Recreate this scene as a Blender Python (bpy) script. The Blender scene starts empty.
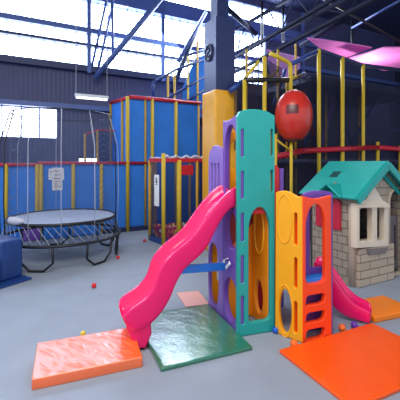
import bpy, bmesh, math, random
from mathutils import Vector, Matrix, noise
random.seed(7)
SC = bpy.context.scene
COL = SC.collection
F, HY, EYE = 340.0, 163.0, 1.6      # focal length in pixels, horizon row, eye height

# ---------------------------------------------------------------- measuring helpers
def G(px, py, h=0.0):
    """point of the place at height h that the photo shows at px, py"""
    d = F * (EYE - h) / (py - HY)
    return Vector(((px - 200) / F * d, d, h))
def hz(py, d): return EYE - (py - HY) / F * d
R_ = Vector((.886, .463, 0))         # room axis running to the right along the back wall
N_ = Vector((-.463, .886, 0))        # room axis running away from the viewer
UP = Vector((0, 0, 1))
def on_line(p, d, px):
    """distance along line p + s*d where it passes column px"""
    k = (px - 200) / F
    return (k * p[1] - p[0]) / (d[0] - k * d[1])
class Plane:
    def __init__(s, p, d):
        s.p = Vector((p[0], p[1], 0)); s.d = Vector((d[0], d[1], 0)).normalized()
        s.n = Vector((s.d.y, -s.d.x, 0))
    def uv(s, px, py):
        u = on_line(s.p, s.d, px); q = s.p + s.d * u
        return (u, hz(py, q.y))
    def uvs(s, pts): return [s.uv(*p) for p in pts]
    def at(s, u, z, off=0.0): return s.p + s.d * u + UP * z + s.n * off
    def M(s, off=0.0):
        m = Matrix.Identity(4)
        for i, v in enumerate((s.d, UP, s.n)):
            for j in range(3): m[j][i] = v[j]
        m.translation = s.p + s.n * off
        return m

# ---------------------------------------------------------------- materials
def lin(c):
    return tuple(((x / 255) / 12.92 if x / 255 <= .04045 else ((x / 255 + .055) / 1.055) ** 2.4) for x in c) + (1,)
MATS = {}
def mat(name, col, rough=.5, metal=0, bump=0, bscale=40, var=.06, vscale=6, emit=None, spec=.5, alpha=1, coat=0, trans=0, crough=.12):
    m = bpy.data.materials.new(name); m.use_nodes = True; nt = m.node_tree; b = nt.nodes['Principled BSDF']
    c = lin(col); L = nt.links.new
    tc = nt.nodes.new('ShaderNodeTexCoord')
    if var:
        n = nt.nodes.new('ShaderNodeTexNoise'); n.inputs['Scale'].default_value = vscale; n.inputs['Detail'].default_value = 4
        L(tc.outputs['Object'], n.inputs['Vector'])
        r = nt.nodes.new('ShaderNodeMapRange'); r.inputs[1].default_value = .3; r.inputs[2].default_value = .7
        r.inputs[3].default_value = 1 - var; r.inputs[4].default_value = 1 + var
        L(n.outputs['Fac'], r.inputs[0])
        v = nt.nodes.new('ShaderNodeVectorMath'); v.operation = 'SCALE'; v.inputs[0].default_value = c[:3]
        L(r.outputs[0], v.inputs['Scale']); L(v.outputs[0], b.inputs['Base Color'])
    else: b.inputs['Base Color'].default_value = c
    b.inputs['Roughness'].default_value = rough; b.inputs['Metallic'].default_value = metal
    b.inputs['Specular IOR Level'].default_value = spec; b.inputs['Alpha'].default_value = alpha
    b.inputs['Coat Weight'].default_value = coat; b.inputs['Coat Roughness'].default_value = crough
    b.inputs['Transmission Weight'].default_value = trans
    if bump:
        n2 = nt.nodes.new('ShaderNodeTexNoise'); n2.inputs['Scale'].default_value = bscale; n2.inputs['Detail'].default_value = 3
        L(tc.outputs['Object'], n2.inputs['Vector'])
        bp = nt.nodes.new('ShaderNodeBump'); bp.inputs['Strength'].default_value = bump; bp.inputs['Distance'].default_value = .02
        L(n2.outputs['Fac'], bp.inputs['Height']); L(bp.outputs[0], b.inputs['Normal'])
    if emit:
        b.inputs['Emission Color'].default_value = lin(emit[0]); b.inputs['Emission Strength'].default_value = emit[1]
    MATS[name] = m
    return m
def netmat(name, col, scale=60, fill=.5, rough=.8):
    """knotted net: cords stay, the meshes between them are holes"""
    m = mat(name, col, rough, var=.1); nt = m.node_tree; L = nt.links.new
    tc = nt.nodes.new('ShaderNodeTexCoord'); out = nt.nodes['Principled BSDF']
    mp = nt.nodes.new('ShaderNodeMapping'); mp.inputs['Rotation'].default_value = (.6, .5, .785); mp.inputs['Scale'].default_value = (scale,) * 3
    L(tc.outputs['Object'], mp.inputs['Vector'])
    sp = nt.nodes.new('ShaderNodeSeparateXYZ'); L(mp.outputs[0], sp.inputs[0])
    fac = []
    for k in (0, 1):
        f = nt.nodes.new('ShaderNodeMath'); f.operation = 'FRACT'; L(sp.outputs[k], f.inputs[0])
        l = nt.nodes.new('ShaderNodeMath'); l.operation = 'LESS_THAN'; l.inputs[1].default_value = fill; L(f.outputs[0], l.inputs[0]); fac.append(l)
    mx = nt.nodes.new('ShaderNodeMath'); mx.operation = 'MAXIMUM'; L(fac[0].outputs[0], mx.inputs[0]); L(fac[1].outputs[0], mx.inputs[1])
    L(mx.outputs[0], out.inputs['Alpha'])
    return m
def brickmat(name, col, dark, bw, rh, off=.5):
    m = mat(name, col, .6, var=0); nt = m.node_tree; L = nt.links.new; b = nt.nodes['Principled BSDF']
    tc = nt.nodes.new('ShaderNodeTexCoord'); br = nt.nodes.new('ShaderNodeTexBrick')
    L(tc.outputs['Object'], br.inputs['Vector'])
    br.inputs['Scale'].default_value = 1; br.inputs['Brick Width'].default_value = bw; br.inputs['Row Height'].default_value = rh
    br.inputs['Mortar Size'].default_value = .005; br.offset = off
    br.inputs['Color1'].default_value = lin(col); br.inputs['Color2'].default_value = lin([x * .93 for x in col]); br.inputs['Mortar'].default_value = lin(dark)
    L(br.outputs['Color'], b.inputs['Base Color'])
    bp = nt.nodes.new('ShaderNodeBump'); bp.inputs['Strength'].default_value = .9; bp.inputs['Distance'].default_value = .02; bp.invert = True
    L(br.outputs['Fac'], bp.inputs['Height']); L(bp.outputs[0], b.inputs['Normal'])
    return m

PINK = mat('pink_plastic', (242, 22, 105), .22, var=.03, spec=.5)
TEAL = mat('teal_plastic', (28, 158, 150), .42, var=.05)
PURPLE = mat('purple_plastic', (112, 72, 170), .42, var=.06)
LIT_PURPLE = mat('lit_purple_plastic', (138, 108, 195), .4, var=.05)  # purple plastic lightened: light falling on the panel put into its colour
YELLOW = mat('yellow_plastic', (248, 168, 10), .4, var=.04)
AMBER = mat('amber_plastic', (248, 145, 20), .42, var=.05)
ORANGE = mat('orange_plastic', (250, 72, 20), .38, var=.03)
REDP = mat('red_plastic', (205, 25, 35), .4, var=.05)
DRED = mat('maroon_plastic', (150, 20, 25), .5, var=.08)
BLUEP = mat('blue_plastic', (40, 125, 220), .4, var=.05)
WHITE = mat('white_paper', (240, 240, 240), .6, var=.02)
INK = mat('ink', (40, 45, 90), .6, var=0)
REDINK = mat('red_ink', (200, 60, 60), .6, var=0)
YPAD = mat('yellow_foam_sleeve', (205, 175, 45), .6, var=.08, vscale=20)
YPADD = mat('yellow_foam_sleeve_worn', (190, 150, 45), .7, var=.15, vscale=20)
REDPAD = mat('red_vinyl_pad', (190, 25, 50), .35, var=.06)
BLUEV = mat('blue_vinyl', (28, 62, 125), .35, var=.1, bump=.3, bscale=9)
BLUENET = mat('blue_net_panel', (44, 130, 232), .65, var=.10, vscale=2, bump=.2, bscale=150)
DBLUENET = netmat('dark_blue_net', (24, 44, 110), 40, .15)
BLACKNET = netmat('black_net', (22, 28, 60), 40, .22)
GREYNET = netmat('fine_grey_net', (80, 95, 130), 60, .09)
BLACK = mat('black_steel', (18, 20, 28), .45, var=.05)
NAVY = mat('navy_steel', (26, 40, 82), .5, var=.1)
DARKS = mat('dark_grey_steel', (30, 34, 52), .85, var=.1, spec=.1)
STEEL = mat('painted_steel', (70, 92, 150), .45, var=.08)  # paler than navy; window haze over the braces put into the colour
BSTEEL = mat('blue_tube', (30, 62, 130), .5, var=.08)
GREYJ = mat('jump_mat_fabric', (165, 175, 195), .5, var=.05)
RODG = mat('pale_rod', (165, 172, 190), .4, var=.05)

# ---------------------------------------------------------------- mesh helpers
def link(name, me, m=None, parent=None):
    o = bpy.data.objects.new(name, me); COL.objects.link(o)
    if m is not None: me.materials.append(m)
    if parent is not None:
        o.parent = parent; o.location = -parent.location
    return o
def bm_link(name, bm, m=None, parent=None, smooth=False, bevel=0):
    me = bpy.data.meshes.new(name)
    bmesh.ops.recalc_face_normals(bm, faces=bm.faces)
    bm.to_mesh(me); bm.free()
    if smooth: me.polygons.foreach_set('use_smooth', [True] * len(me.polygons))
    o = link(name, me, m, parent)
    if bevel:
        b = o.modifiers.new('bevel', 'BEVEL'); b.width = bevel; b.segments = 3; b.limit_method = 'ANGLE'
    return o
def prism(bm, base, h0, h1):
    """vertical prism over plan points"""
    lo = [bm.verts.new((p[0], p[1], h0)) for p in base]; hi = [bm.verts.new((p[0], p[1], h1)) for p in base]
    bm.faces.new(lo[::-1]); bm.faces.new(hi)
    for i in range(len(base)):
        j = (i + 1) % len(base); bm.faces.new((lo[i], lo[j], hi[j], hi[i]))
def obox(bm, c, a, b, cc):
    """box centred at c with half-axis vectors a, b, cc"""
    c, a, b, cc = map(Vector, (c, a, b, cc))
    v = [bm.verts.new(c + a * i + b * j + cc * k) for i in (-1, 1) for j in (-1, 1) for k in (-1, 1)]
    for f in ((0, 1, 3, 2), (4, 6, 7, 5), (0, 4, 5, 1), (2, 3, 7, 6), (0, 2, 6, 4), (1, 5, 7, 3)):
        bm.faces.new([v[i] for i in f])
def beam(bm, p, q, w, h, side=None):
    p, q = Vector(p), Vector(q); d = (q - p); s = d.cross(UP)
    if s.length < 1e-4: s = Vector((1, 0, 0)) if side is None else Vector(side)
    s.normalize(); u = s.cross(d).normalized()
    obox(bm, (p + q) / 2, d / 2, s * w / 2, u * h / 2)
def tube(bm, pts, r, n=10, closed=False):
    pts = [Vector(p) for p in pts]; rings = []; N = len(pts)
    ref = None
    for i, p in enumerate(pts):
        if closed: t = pts[(i + 1) % N] - pts[i - 1]
        else: t = pts[min(i + 1, N - 1)] - pts[max(i - 1, 0)]
        t.normalize()
        if ref is None: ref = t.cross(UP) if abs(t.z) < .95 else t.cross(Vector((1, 0, 0)))
        a = (ref - t * ref.dot(t)).normalized(); ref = a; b = t.cross(a)
        rr = r[i] if isinstance(r, (list, tuple)) else r
        rings.append([bm.verts.new(p + (a * math.cos(2 * math.pi * k / n) + b * math.sin(2 * math.pi * k / n)) * rr) for k in range(n)])
    for i in range(N if closed else N - 1):
        A, B = rings[i], rings[(i + 1) % N]
        for k in range(n): bm.faces.new((A[k], A[(k + 1) % n], B[(k + 1) % n], B[k]))
    if not closed: bm.faces.new(rings[0][::-1]); bm.faces.new(rings[-1])
def tube_obj(name, pts, r, m, parent=None, n=10, closed=False):
    bm = bmesh.new(); tube(bm, pts, r, n, closed); o = bm_link(name, bm, m, parent, True)
    for p in o.data.polygons:
        if len(p.vertices) > 4: p.use_smooth = False
    return o
def ring(c, r, z, n=64, a0=0, a1=2 * math.pi):
    k = n if abs(a1 - a0 - 2 * math.pi) < 1e-6 else n + 1
    return [(c[0] + r * math.cos(a0 + (a1 - a0) * i / n), c[1] + r * math.sin(a0 + (a1 - a0) * i / n), z) for i in range(k)]
def ball_mesh(name, r, m, seg=20):
    bm = bmesh.new(); bmesh.ops.create_uvsphere(bm, u_segments=seg, v_segments=seg // 2 + 2, radius=r)
    me = bpy.data.meshes.new(name); bm.to_mesh(me); bm.free(); me.polygons.foreach_set('use_smooth', [True] * len(me.polygons)); me.materials.append(m)
    return me
def panel(name, plane, outline, holes, th, m, parent=None, off=0.0, bev=.008, smooth=True):
    """moulded panel with rounded edges: outline and holes in (u, height) of the plane; its front face lies at off"""
    cu = bpy.data.curves.new(name, 'CURVE'); cu.dimensions = '2D'; cu.fill_mode = 'BOTH'
    cu.extrude = max(th / 2 - bev, .0005); cu.bevel_depth = bev; cu.bevel_resolution = 2; cu.offset = -bev
    for pts in [outline] + holes:
        s = cu.splines.new('POLY'); s.points.add(len(pts) - 1); s.use_cyclic_u = True
        for i, p in enumerate(pts): s.points[i].co = (p[0], p[1], 0, 1)
    t = bpy.data.objects.new('t', cu); COL.objects.link(t)
    dg = bpy.context.evaluated_depsgraph_get(); dg.update()
    me = bpy.data.meshes.new_from_object(t.evaluated_get(dg)); bpy.data.objects.remove(t)
    me.name = name; me.materials.clear(); me.materials.append(m)
    me.polygons.foreach_set('use_smooth', [False] * len(me.polygons))
    o = bpy.data.objects.new(name, me); COL.objects.link(o)
    M = plane.M(off - th / 2)
    if parent is not None:
        o.parent = parent; M = Matrix.Translation(-parent.location) @ M
    o.matrix_basis = M
    return o
def ellipse(plane, cx, cy, rx, ry, n=28, p=2.0):
    """(super)ellipse drawn at measured columns/rows and laid on the plane"""
    u0, h0 = plane.uv(cx, cy); ru = abs(plane.uv(cx + rx, cy)[0] - plane.uv(cx - rx, cy)[0]) / 2
    rh = abs(plane.uv(cx, cy + ry)[1] - plane.uv(cx, cy - ry)[1]) / 2
    out = []
    for i in range(n):
        a = 2 * math.pi * i / n; c, s = math.cos(a), math.sin(a)
        out.append((u0 + ru * math.copysign(abs(c) ** (2 / p), c), h0 + rh * math.copysign(abs(s) ** (2 / p), s)))
    return out
def arch(u0, u1, h0, h1, n=12, rb=.03, rise=1.0):
    """opening with a round head and softly rounded foot"""
    r = (u1 - u0) / 2; c = (u0 + u1) / 2; pts = [(u0, h0 + rb), (u0 + rb * .3, h0 + rb * .3), (u0 + rb, h0), (u1 - rb, h0), (u1 - rb * .3, h0 + rb * .3), (u1, h0 + rb)]
    for i in range(n + 1):
        a = math.pi * i / n; pts.append((c + r * math.cos(a), h1 - r * rise + r * rise * math.sin(a)))
    return pts
def slot(u0, u1, h0, h1):
    r = (u1 - u0) / 2; c = (u0 + u1) / 2
    return [(c + r * math.cos(a), h1 - r + r * math.sin(a)) for a in [math.pi * i / 8 for i in range(9)]] + \
           [(c + r * math.cos(a), h0 + r + r * math.sin(a)) for a in [math.pi + math.pi * i / 8 for i in range(9)]]
def thing(name, label, cat, loc=(0, 0, 0), group=None):
    o = bpy.data.objects.new(name, None); o.empty_display_size = .1; COL.objects.link(o); o.location = loc
    return tag(o, label, cat, group)
def tag(o, label, cat, group=None):
    o['label'] = label; o['category'] = cat
    if group: o['group'] = group
    return o
def struct(o): o['kind'] = 'structure'; return o

# ================================================================ SETTING
# floor: short grey-blue carpet
fm = mat('carpet', (146, 156, 170), .78, bump=.25, bscale=260, var=.05, vscale=3, spec=.35)
bm = bmesh.new(); prism(bm, [(-9, -4), (11, -4), (11, 17), (-9, 17)], -.1, 0); struct(bm_link('floor', bm, fm))

WALL = Plane((-2.34, 9.33), R_)                      # inner face of the back wall
def wu(px): return on_line(WALL.p, WALL.d, px)
def corrmat(name, col, scale, dirx=True):
    m = mat(name, col, .55, var=.1, vscale=1.5); nt = m.node_tree; L = nt.links.new
    tc = nt.nodes.new('ShaderNodeTexCoord'); w = nt.nodes.new('ShaderNodeTexWave'); w.bands_direction = 'X' if dirx else 'Y'
    w.inputs['Scale'].default_value = scale; L(tc.outputs['Object'], w.inputs['Vector'])
    bp = nt.nodes.new('ShaderNodeBump'); bp.inputs['Strength'].default_value = .22; bp.inputs['Distance'].default_value = .03
    L(w.outputs['Fac'], bp.inputs['Height']); L(bp.outputs[0], nt.nodes['Principled BSDF'].inputs['Normal'])
    return m
WALLM = corrmat('dark_wall_cladding', (60, 66, 104), 3)
U0, U1 = wu(-75), 12.5
win_holes = []
w1 = (wu(-40), wu(57.5), 2.22, 2.98)
w2 = (wu(79), wu(98.5), 1.61, 1.73)
c1 = (U0 + .2, wu(266), 4.12, 5.9)
c2 = (U0 + .2, wu(286), 6.28, 6.92)  # upper window strip; its right end's glow stands in for ceiling glare
rects = [w1, w2, c1, c2]
o = panel('wall_back', WALL, [(U0, 0), (U1, 0), (U1, 7.15), (U0, 7.15)], [[(a, h), (a, k), (b, k), (b, h)] for a, b, h, k in rects], .25, WALLM, off=0, bev=.001)
o['kind'] = 'structure'
GLOW = mat('daylit_glass', (235, 243, 255), .3, emit=((214, 230, 255), 9), var=0)
GLOW2 = mat('daylit_low_glass', (235, 243, 255), .3, emit=((236, 242, 255), 5), var=0)
FR = mat('window_frame_metal', (110, 135, 195), .5, var=.05)
def window(n, r, cols, rows, glow, bar=.035):
    a, b, h, k = r
    w = thing('window_%d' % n, None, None, WALL.at((a + b) / 2, h)); del w['label'], w['category']; w['kind'] = 'structure'
    panel('glass', WALL, [(a, h), (b, h), (b, k), (a, k)], [], .02, glow, w, -.12, .001)
    bm = bmesh.new()
    for i in range(cols + 1):
        u = a + (b - a) * i / cols; obox(bm, WALL.at(u, (h + k) / 2, -.07), WALL.d * bar / 2, UP * (k - h) / 2, WALL.n * .03)
    for i in range(rows + 1):
        z = h + (k - h) * i / rows; obox(bm, WALL.at((a + b) / 2, z, -.07), WALL.d * (b - a) / 2, UP * bar / 2, WALL.n * .03)
    bm_link('window_frame', bm, FR, w)
window(1, w1, 5, 1, GLOW2)
window(2, w2, 3, 1, GLOW2, .02)
window(3, c1, 34, 1, GLOW, .022)
window(4, c2, 17, 1, GLOW, .016)
# horizontal steel rails across the tall windows
for i, (h0, h1, mt) in enumerate(((4.99, 5.12, STEEL), (4.64, 4.71, NAVY), (5.88, 6.3, STEEL), (3.98, 4.14, NAVY), (2.98, 3.1, STEEL))):
    bm = bmesh.new(); obox(bm, WALL.at((U0 + U1) / 2, (h0 + h1) / 2, .1), WALL.d * (U1 - U0) / 2, UP * (h1 - h0) / 2, WALL.n * .09)
    struct(bm_link('trim_%d' % (i + 1), bm, mt))
# broad uprights between window bays
for i, px in enumerate((88, 161, 300)):
    u = wu(px); bm = bmesh.new(); obox(bm, WALL.at(u, 5.5, .14), WALL.d * .05, UP * 1.55, WALL.n * .05)
    struct(bm_link('trim_%d' % (6 + i), bm, STEEL))
CEILM = corrmat('dark_roof_deck', (46, 54, 84), 2.2, False)
# ceiling slab, aligned with the back wall
bm = bmesh.new()
c0 = WALL.at(U0 - .3, 0, -.2); c1_ = WALL.at(U1, 0, -.2); d0 = c0 - N_ * 15; d1 = c1_ - N_ * 15
prism(bm, [c0, c1_, d1, d0], 7.15, 7.3)
struct(bm_link('ceiling', bm, CEILM))
# dark right wall behind the climbing frame
RW = Plane(WALL.at(U1, 0), -N_)
bm = bmesh.new(); obox(bm, RW.at(4, 3.6, 0), RW.d * 4, UP * 3.6, RW.n * .1)
struct(bm_link('wall_right', bm, mat('dark_wall', (30, 34, 58), .7)))

# ---------------------------------------------------------------- roof trusses and pipes
def truss(label, p, q, depth, n, m, cr=.06, br=.03):
    p, q = Vector(p), Vector(q)
    t = thing('roof_truss', label, 'roof truss', (p + q) / 2)
    bm = bmesh.new(); beam(bm, p, q, cr * 2, cr * 1.6); bm_link('bottom_chord', bm, m, t)
    up = UP * depth
    bm = bmesh.new(); beam(bm, p + up, q + up, cr * 2, cr * 1.6); bm_link('top_chord', bm, m, t)
    for i in range(n):
        a = p.lerp(q, i / n); b = p.lerp(q, (i + .5) / n) + up; c = p.lerp(q, (i + 1) / n)
        for s, e in ((a, b), (b, c)):
            bm = bmesh.new(); tube(bm, [s, e], br, 6); bm_link('web_bar', bm, m, t)
def X(px, py, d): return Vector(((px - 200) / F * d, d, hz(py, d)))
truss('dark steel roof truss crossing high over the middle of the hall', X(236, 53, 11.0), X(395, -24, 6.6), .75, 5, DARKS, .045, .02)
truss('dark steel roof truss running low over the red ball', X(233, 73, 10.2), X(420, -25, 5.2), .42, 4, DARKS, .04, .010)

def pipe(label, pts, r, m, name='steel_beam', cat='roof beam', group=None):
    return tag(tube_obj(name, pts, r, m, None, 8), label, cat, group)
pipe('slanting steel brace in front of the windows, leading down to the hanging lamp', [X(95, 78, 8.8), X(166, -8, 8.4)], .07, STEEL)
pipe('steep paired steel brace leftmost over the tall windows', [X(91, 70, 9.0), X(108, -6, 8.9)], .035, STEEL)
pipe('steep steel brace just right of its twin over the tall windows', [X(98, 70, 9.0), X(115, -6, 8.9)], .035, STEEL)
pipe('steel brace leaning right beside the blue column', [X(171, 92, 9.2), X(200, 22, 9.4)], .06, NAVY)
pipe('steel brace leaning right and lying a little behind the blue column', [X(178, 62, 9.2), X(206, 12, 9.4)], .05, STEEL)
pipe('thin vertical steel hanger over the windows above the hanging lamp', [X(113, 60, 8.9), X(112, -5, 8.8)], .04, STEEL)
pipe('long pale edged roof beam in the upper right corner', [X(352, 28, 9.0), X(404, -2, 7.6)], .03, STEEL)
pipe('dark roof beam running from the ball up over the pink roof panels', [X(300, 46, 9.5), X(345, 20, 8.6)], .06, DARKS)
pipe('dark roof beam crossing down from the column top to the right', [X(222, 4, 9.0), X(256, 34, 10)], .07, DARKS)
pipe('thin dark roof rod high over the play towers', [X(322, -2, 8.0), X(401, 42, 8.6)], .03, BLACK)
for i, (px, a, b) in enumerate(((262, 2, 48), (283, -4, 42), (352, 20, 60))):
    pipe(('short dark hanger rod right of the blue column', 'short dark hanger rod above the yellow bent pipe', 'short dark hanger rod beside the pink roof panels')[i], [X(px, b, 9.6), X(px, a, 9.6)], .035, BLACK)

# ---------------------------------------------------------------- hanging fluorescent lamp
lp = G(75, 97, 2.9); s = on_line(lp, R_, 108); lq = lp + R_ * s
lamp = thing('hanging_lamp', 'long white fluorescent lamp hung on two wires before the dark wall', 'lamp', lp)
bm = bmesh.new(); beam(bm, lp + UP * .04, lq + UP * .04, .14, .05); bm_link('housing', bm, mat('lamp_housing', (200, 210, 220), .4), lamp)
tube_obj('light_tube', [lp + R_ * .02, lq - R_ * .02], .025, mat('lamp_tube', (255, 255, 250), .3, emit=((255, 250, 235), 1.6), var=0), lamp, 8)
for k in (.03, .97):
    a = lp.lerp(lq, k) + UP * .06; tube_obj('wire', [a, a + UP * 4.15], .006, RODG, lamp, 5)
lp2 = G(88, 104.5, 2.75); lq2 = lp2 + R_ * .16
# ---------------------------------------------------------------- column
cc = Vector((.282, 6.0, 0)); wR, wN = .40, .43
def csq(g=0): 
    return [cc - R_ * g - N_ * g, cc + R_ * (wR + g) - N_ * g, cc + R_ * (wR + g) + N_ * (wN + g), cc - R_ * g + N_ * (wN + g)]
mid = cc + R_ * wR / 2 + N_ * wN / 2
colm = thing('support_column', 'square blue steel column wrapped in yellow padding behind the purple panels', 'column', mid)
bm = bmesh.new(); prism(bm, csq(), 0, 4.2); bm_link('shaft', bm, mat('blue_paint', (34, 46, 88), .45, var=.06), colm)
bm = bmesh.new(); q = [mid + R_ * a * .12 + N_ * b * .12 for a, b in ((-1, -1), (1, -1), (1, 1), (-1, 1))]; prism(bm, q, 4.2, 7.15)
bm_link('upper_post', bm, NAVY, colm)
bm = bmesh.new(); prism(bm, csq(.035), 0, 2.9); bm_link('padding', bm, mat('yellow_vinyl_pad', (222, 160, 38), .35, bump=.5, bscale=7, var=.07), colm, bevel=.03)
cp = Plane(csq()[3], -N_)
eu, eh = cp.uv(209.3, 53)
bm = bmesh.new()
tube(bm, [cp.at(eu + .13 * math.cos(a), eh + .145 * math.sin(a), .012) for a in [2 * math.pi * i / 32 for i in range(32)]], .02, 6, True)
EM = mat('emblem_paint', (30, 34, 60), .5); EM2 = mat('emblem_back', (120, 130, 165), .5)
em = bm_link('round_emblem', bm, EM, colm)
panel('emblem_disc', cp, [(eu + .13 * math.cos(2 * math.pi * i / 32), eh + .145 * math.sin(2 * math.pi * i / 32)) for i in range(32)], [], .01, EM2, colm, .008, .001)
bm = bmesh.new()
tube(bm, [cp.at(eu + a, eh + b, .016) for a, b in ((-.05, .08), (.03, .09), (.05, .03), (-.03, 0), (-.05, -.06), (.02, -.09), (.06, -.05))], .017, 6)
bm_link('emblem_figure', bm, EM, colm)

# ================================================================ LEFT CLIMBING FRAME (low fence + tall box)
FE = Plane((-1.647, 8.0), R_)
lf = thing('climbing_enclosure', 'large blue netted climbing enclosure with yellow posts and red rails behind the trampoline', 'play structure', (-1.647, 8.0, 0))
def post(px=None, plane=None, u=None, h0=0, h1=2, r=.045, m=YPAD, parent=None, off=0, name='post'):
    if u is None: u = plane.uv(px, 200)[0]
    p = plane.at(u, h0, off); return tube_obj(name, [p, plane.at(u, h1, off)], r, m, parent, 10)
uL = FE.uv(-30, 200)[0]; u37 = FE.uv(38, 200)[0]; u148 = FE.uv(148, 200)[0]; u197 = FE.uv(200, 200)[0]
# low panels
for a, b, top in ((uL, u37, 1.54), (u37, FE.uv(72, 200)[0], 1.6), (FE.uv(72, 200)[0], FE.uv(101, 200)[0], 1.6), (FE.uv(101, 200)[0], -.02, 1.6)):
    panel('net_panel', FE, [(a, .05), (b, .05), (b, top), (a, top)], [], .02, BLUENET, lf, -.02, .003)
for a, b, z in ((uL, u37, 1.565), (u37, u148, 1.60)):
    tube_obj('rail_pad', [FE.at(a, z, .03), FE.at(b, z, .03)], .035, REDPAD, lf, 10)
for px in (6, 37, 41, 73, 101):
    post(px, FE, h1=1.58, r=.04, parent=lf, off=.03)
bm = bmesh.new(); beam(bm, FE.at(uL, .05, .03), FE.at(u197, .05, .03), .06, .1); bm_link('bottom_rail', bm, NAVY, lf)
# tall box
for a, b in ((0, FE.uv(151, 200)[0]), (FE.uv(151, 200)[0], FE.uv(175, 200)[0]), (FE.uv(175, 200)[0], u197)):
    panel('net_panel', FE, [(a + .01, .05), (b, .05), (b, 3.12), (a + .01, 3.12)], [], .02, BLUENET, lf, -.02, .003)
for px, m_ in ((127.3, YPAD), (145, YPADD), (152, YPAD), (175.5, YPAD), (198, YPADD)):
    post(px, FE, h1=3.15, r=.045 if m_ is YPAD else .028, m=m_, parent=lf, off=.03)
F0 = FE.at(0, 0); FL = Vector((-2.30, 8.76, 0)); SF = Plane(FL, F0 - FL); sl = (F0 - FL).length
tube_obj('rail_pad', [FE.at(0, 3.15, .03), FE.at(u197, 3.15, .03)], .045, REDPAD, lf)
tube_obj('rail_pad', [SF.at(0, 3.15), SF.at(sl, 3.15)], .045, REDPAD, lf)
post(None, SF, u=.0, h1=3.15, r=.03, m=YPADD, parent=lf)
post(None, SF, u=sl * .62, h1=3.15, r=.03, m=YPADD, parent=lf)
panel('net_panel', SF, [(0, .05), (sl * .5, .05), (sl * .5, 3.12), (0, 3.12)], [], .02, BLUENET, lf, -.02, .003)
panel('net_panel', SF, [(sl * .5, .05), (sl, .05), (sl, 3.12), (sl * .5, 3.12)], [], .02, BLUENET, lf, -.02, .003)
# small outer frame seen above the low fence
FB = Plane(FE.at(0, 0, -.8), R_)
a_, b_ = FB.uv(85, 160)[0], FB.uv(97.5, 160)[0]
for u in (a_, b_): post(None, FB, u=u, h1=2.3 if u == a_ else 2.42, r=.025, m=YPADD, parent=lf)
tube_obj('rail', [FB.at(a_, 2.3), FB.at(b_, 2.42), FB.at(b_ + .55, 2.42)], .02, REDPAD, lf)
panel('net_panel', FB, [(b_, .1), (b_ + .5, .1), (b_ + .5, 2.4), (b_, 2.4)], [], .02, DBLUENET, lf, 0, .003)
for (xa, xb, m_) in ((-25, 22, BLUEP), (22, 41, PURPLE), (41, 73, BLUEP), (73, 101, BLUEP)):
    a = FE.uv(xa, 240)[0]; b = FE.uv(xb, 240)[0]
    panel('foot_pad', FE, [(a, .01), (b - .02, .01), (b - .02, .36), (a, .36)], [], .05, m_, lf, .08, .01)
# upper storey right
UT = Plane(FE.at(0, 0, -.35), R_)
ut = lambda px: UT.uv(px, 100)[0]
panel('net_panel', UT, [(ut(183), 3.1), (ut(207), 3.1), (ut(207), 4.6), (ut(196), 4.45), (ut(183), 3.6)], [], .02, BLUENET, lf, -.02, .003)
for px, h in ((168, 3.9), (188, 4.45), (197.5, 4.9), (174.5, 3.9)):
    post(px, UT, h0=0, h1=h, r=.03, m=YPADD if px != 188 else YPAD, parent=lf)
for (p1, y1, p2, y2) in ((153, 83, 175, 70), (165, 100, 204, 77), (175, 108, 205, 90), (153, 83, 153, 96), (175, 70, 203, 60), (188, 55, 205, 50)):
    a = UT.uv(p1, y1); b = UT.uv(p2, y2)
    tube_obj('brace_pipe', [UT.at(*a), UT.at(*b)], .035, BSTEEL, lf, 8)
# foam floor inside bottom
# paper notice
nt_ = thing('paper_notice', 'white paper notice sheets pinned to the low blue net fence', 'notice', FE.at(*FE.uv(56, 190), .0))
for (x0, y0, x1, y1, of) in ((48.5, 168.5, 64, 180, .0), (52, 167.5, 62.5, 190.5, .006)):
    a = FE.uv(x0, y1); b = FE.uv(x1, y0)
    panel('sheet', FE, [(a[0], a[1]), (b[0], a[1]), (b[0], b[1]), (a[0], b[1])], [], .004, WHITE, nt_, .006 + of, .0005)
for k, (x0, x1, y, m_) in enumerate(((54, 59, 171, REDINK), (50, 52, 172, INK), (55, 61, 175, INK), (53.5, 60, 178.5, INK), (54, 60.5, 181.5, REDINK), (53.5, 58, 184, INK), (54, 60, 186.5, REDINK))):
    a = FE.uv(x0, y); b = FE.uv(x1, y); bm = bmesh.new()
    tube(bm, [FE.at(a[0] + (b[0] - a[0]) * i / 8, a[1] + .008 * (-1) ** i, .014) for i in range(9)], .006, 4); bm_link('printed_line', bm, m_, nt_)

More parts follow.
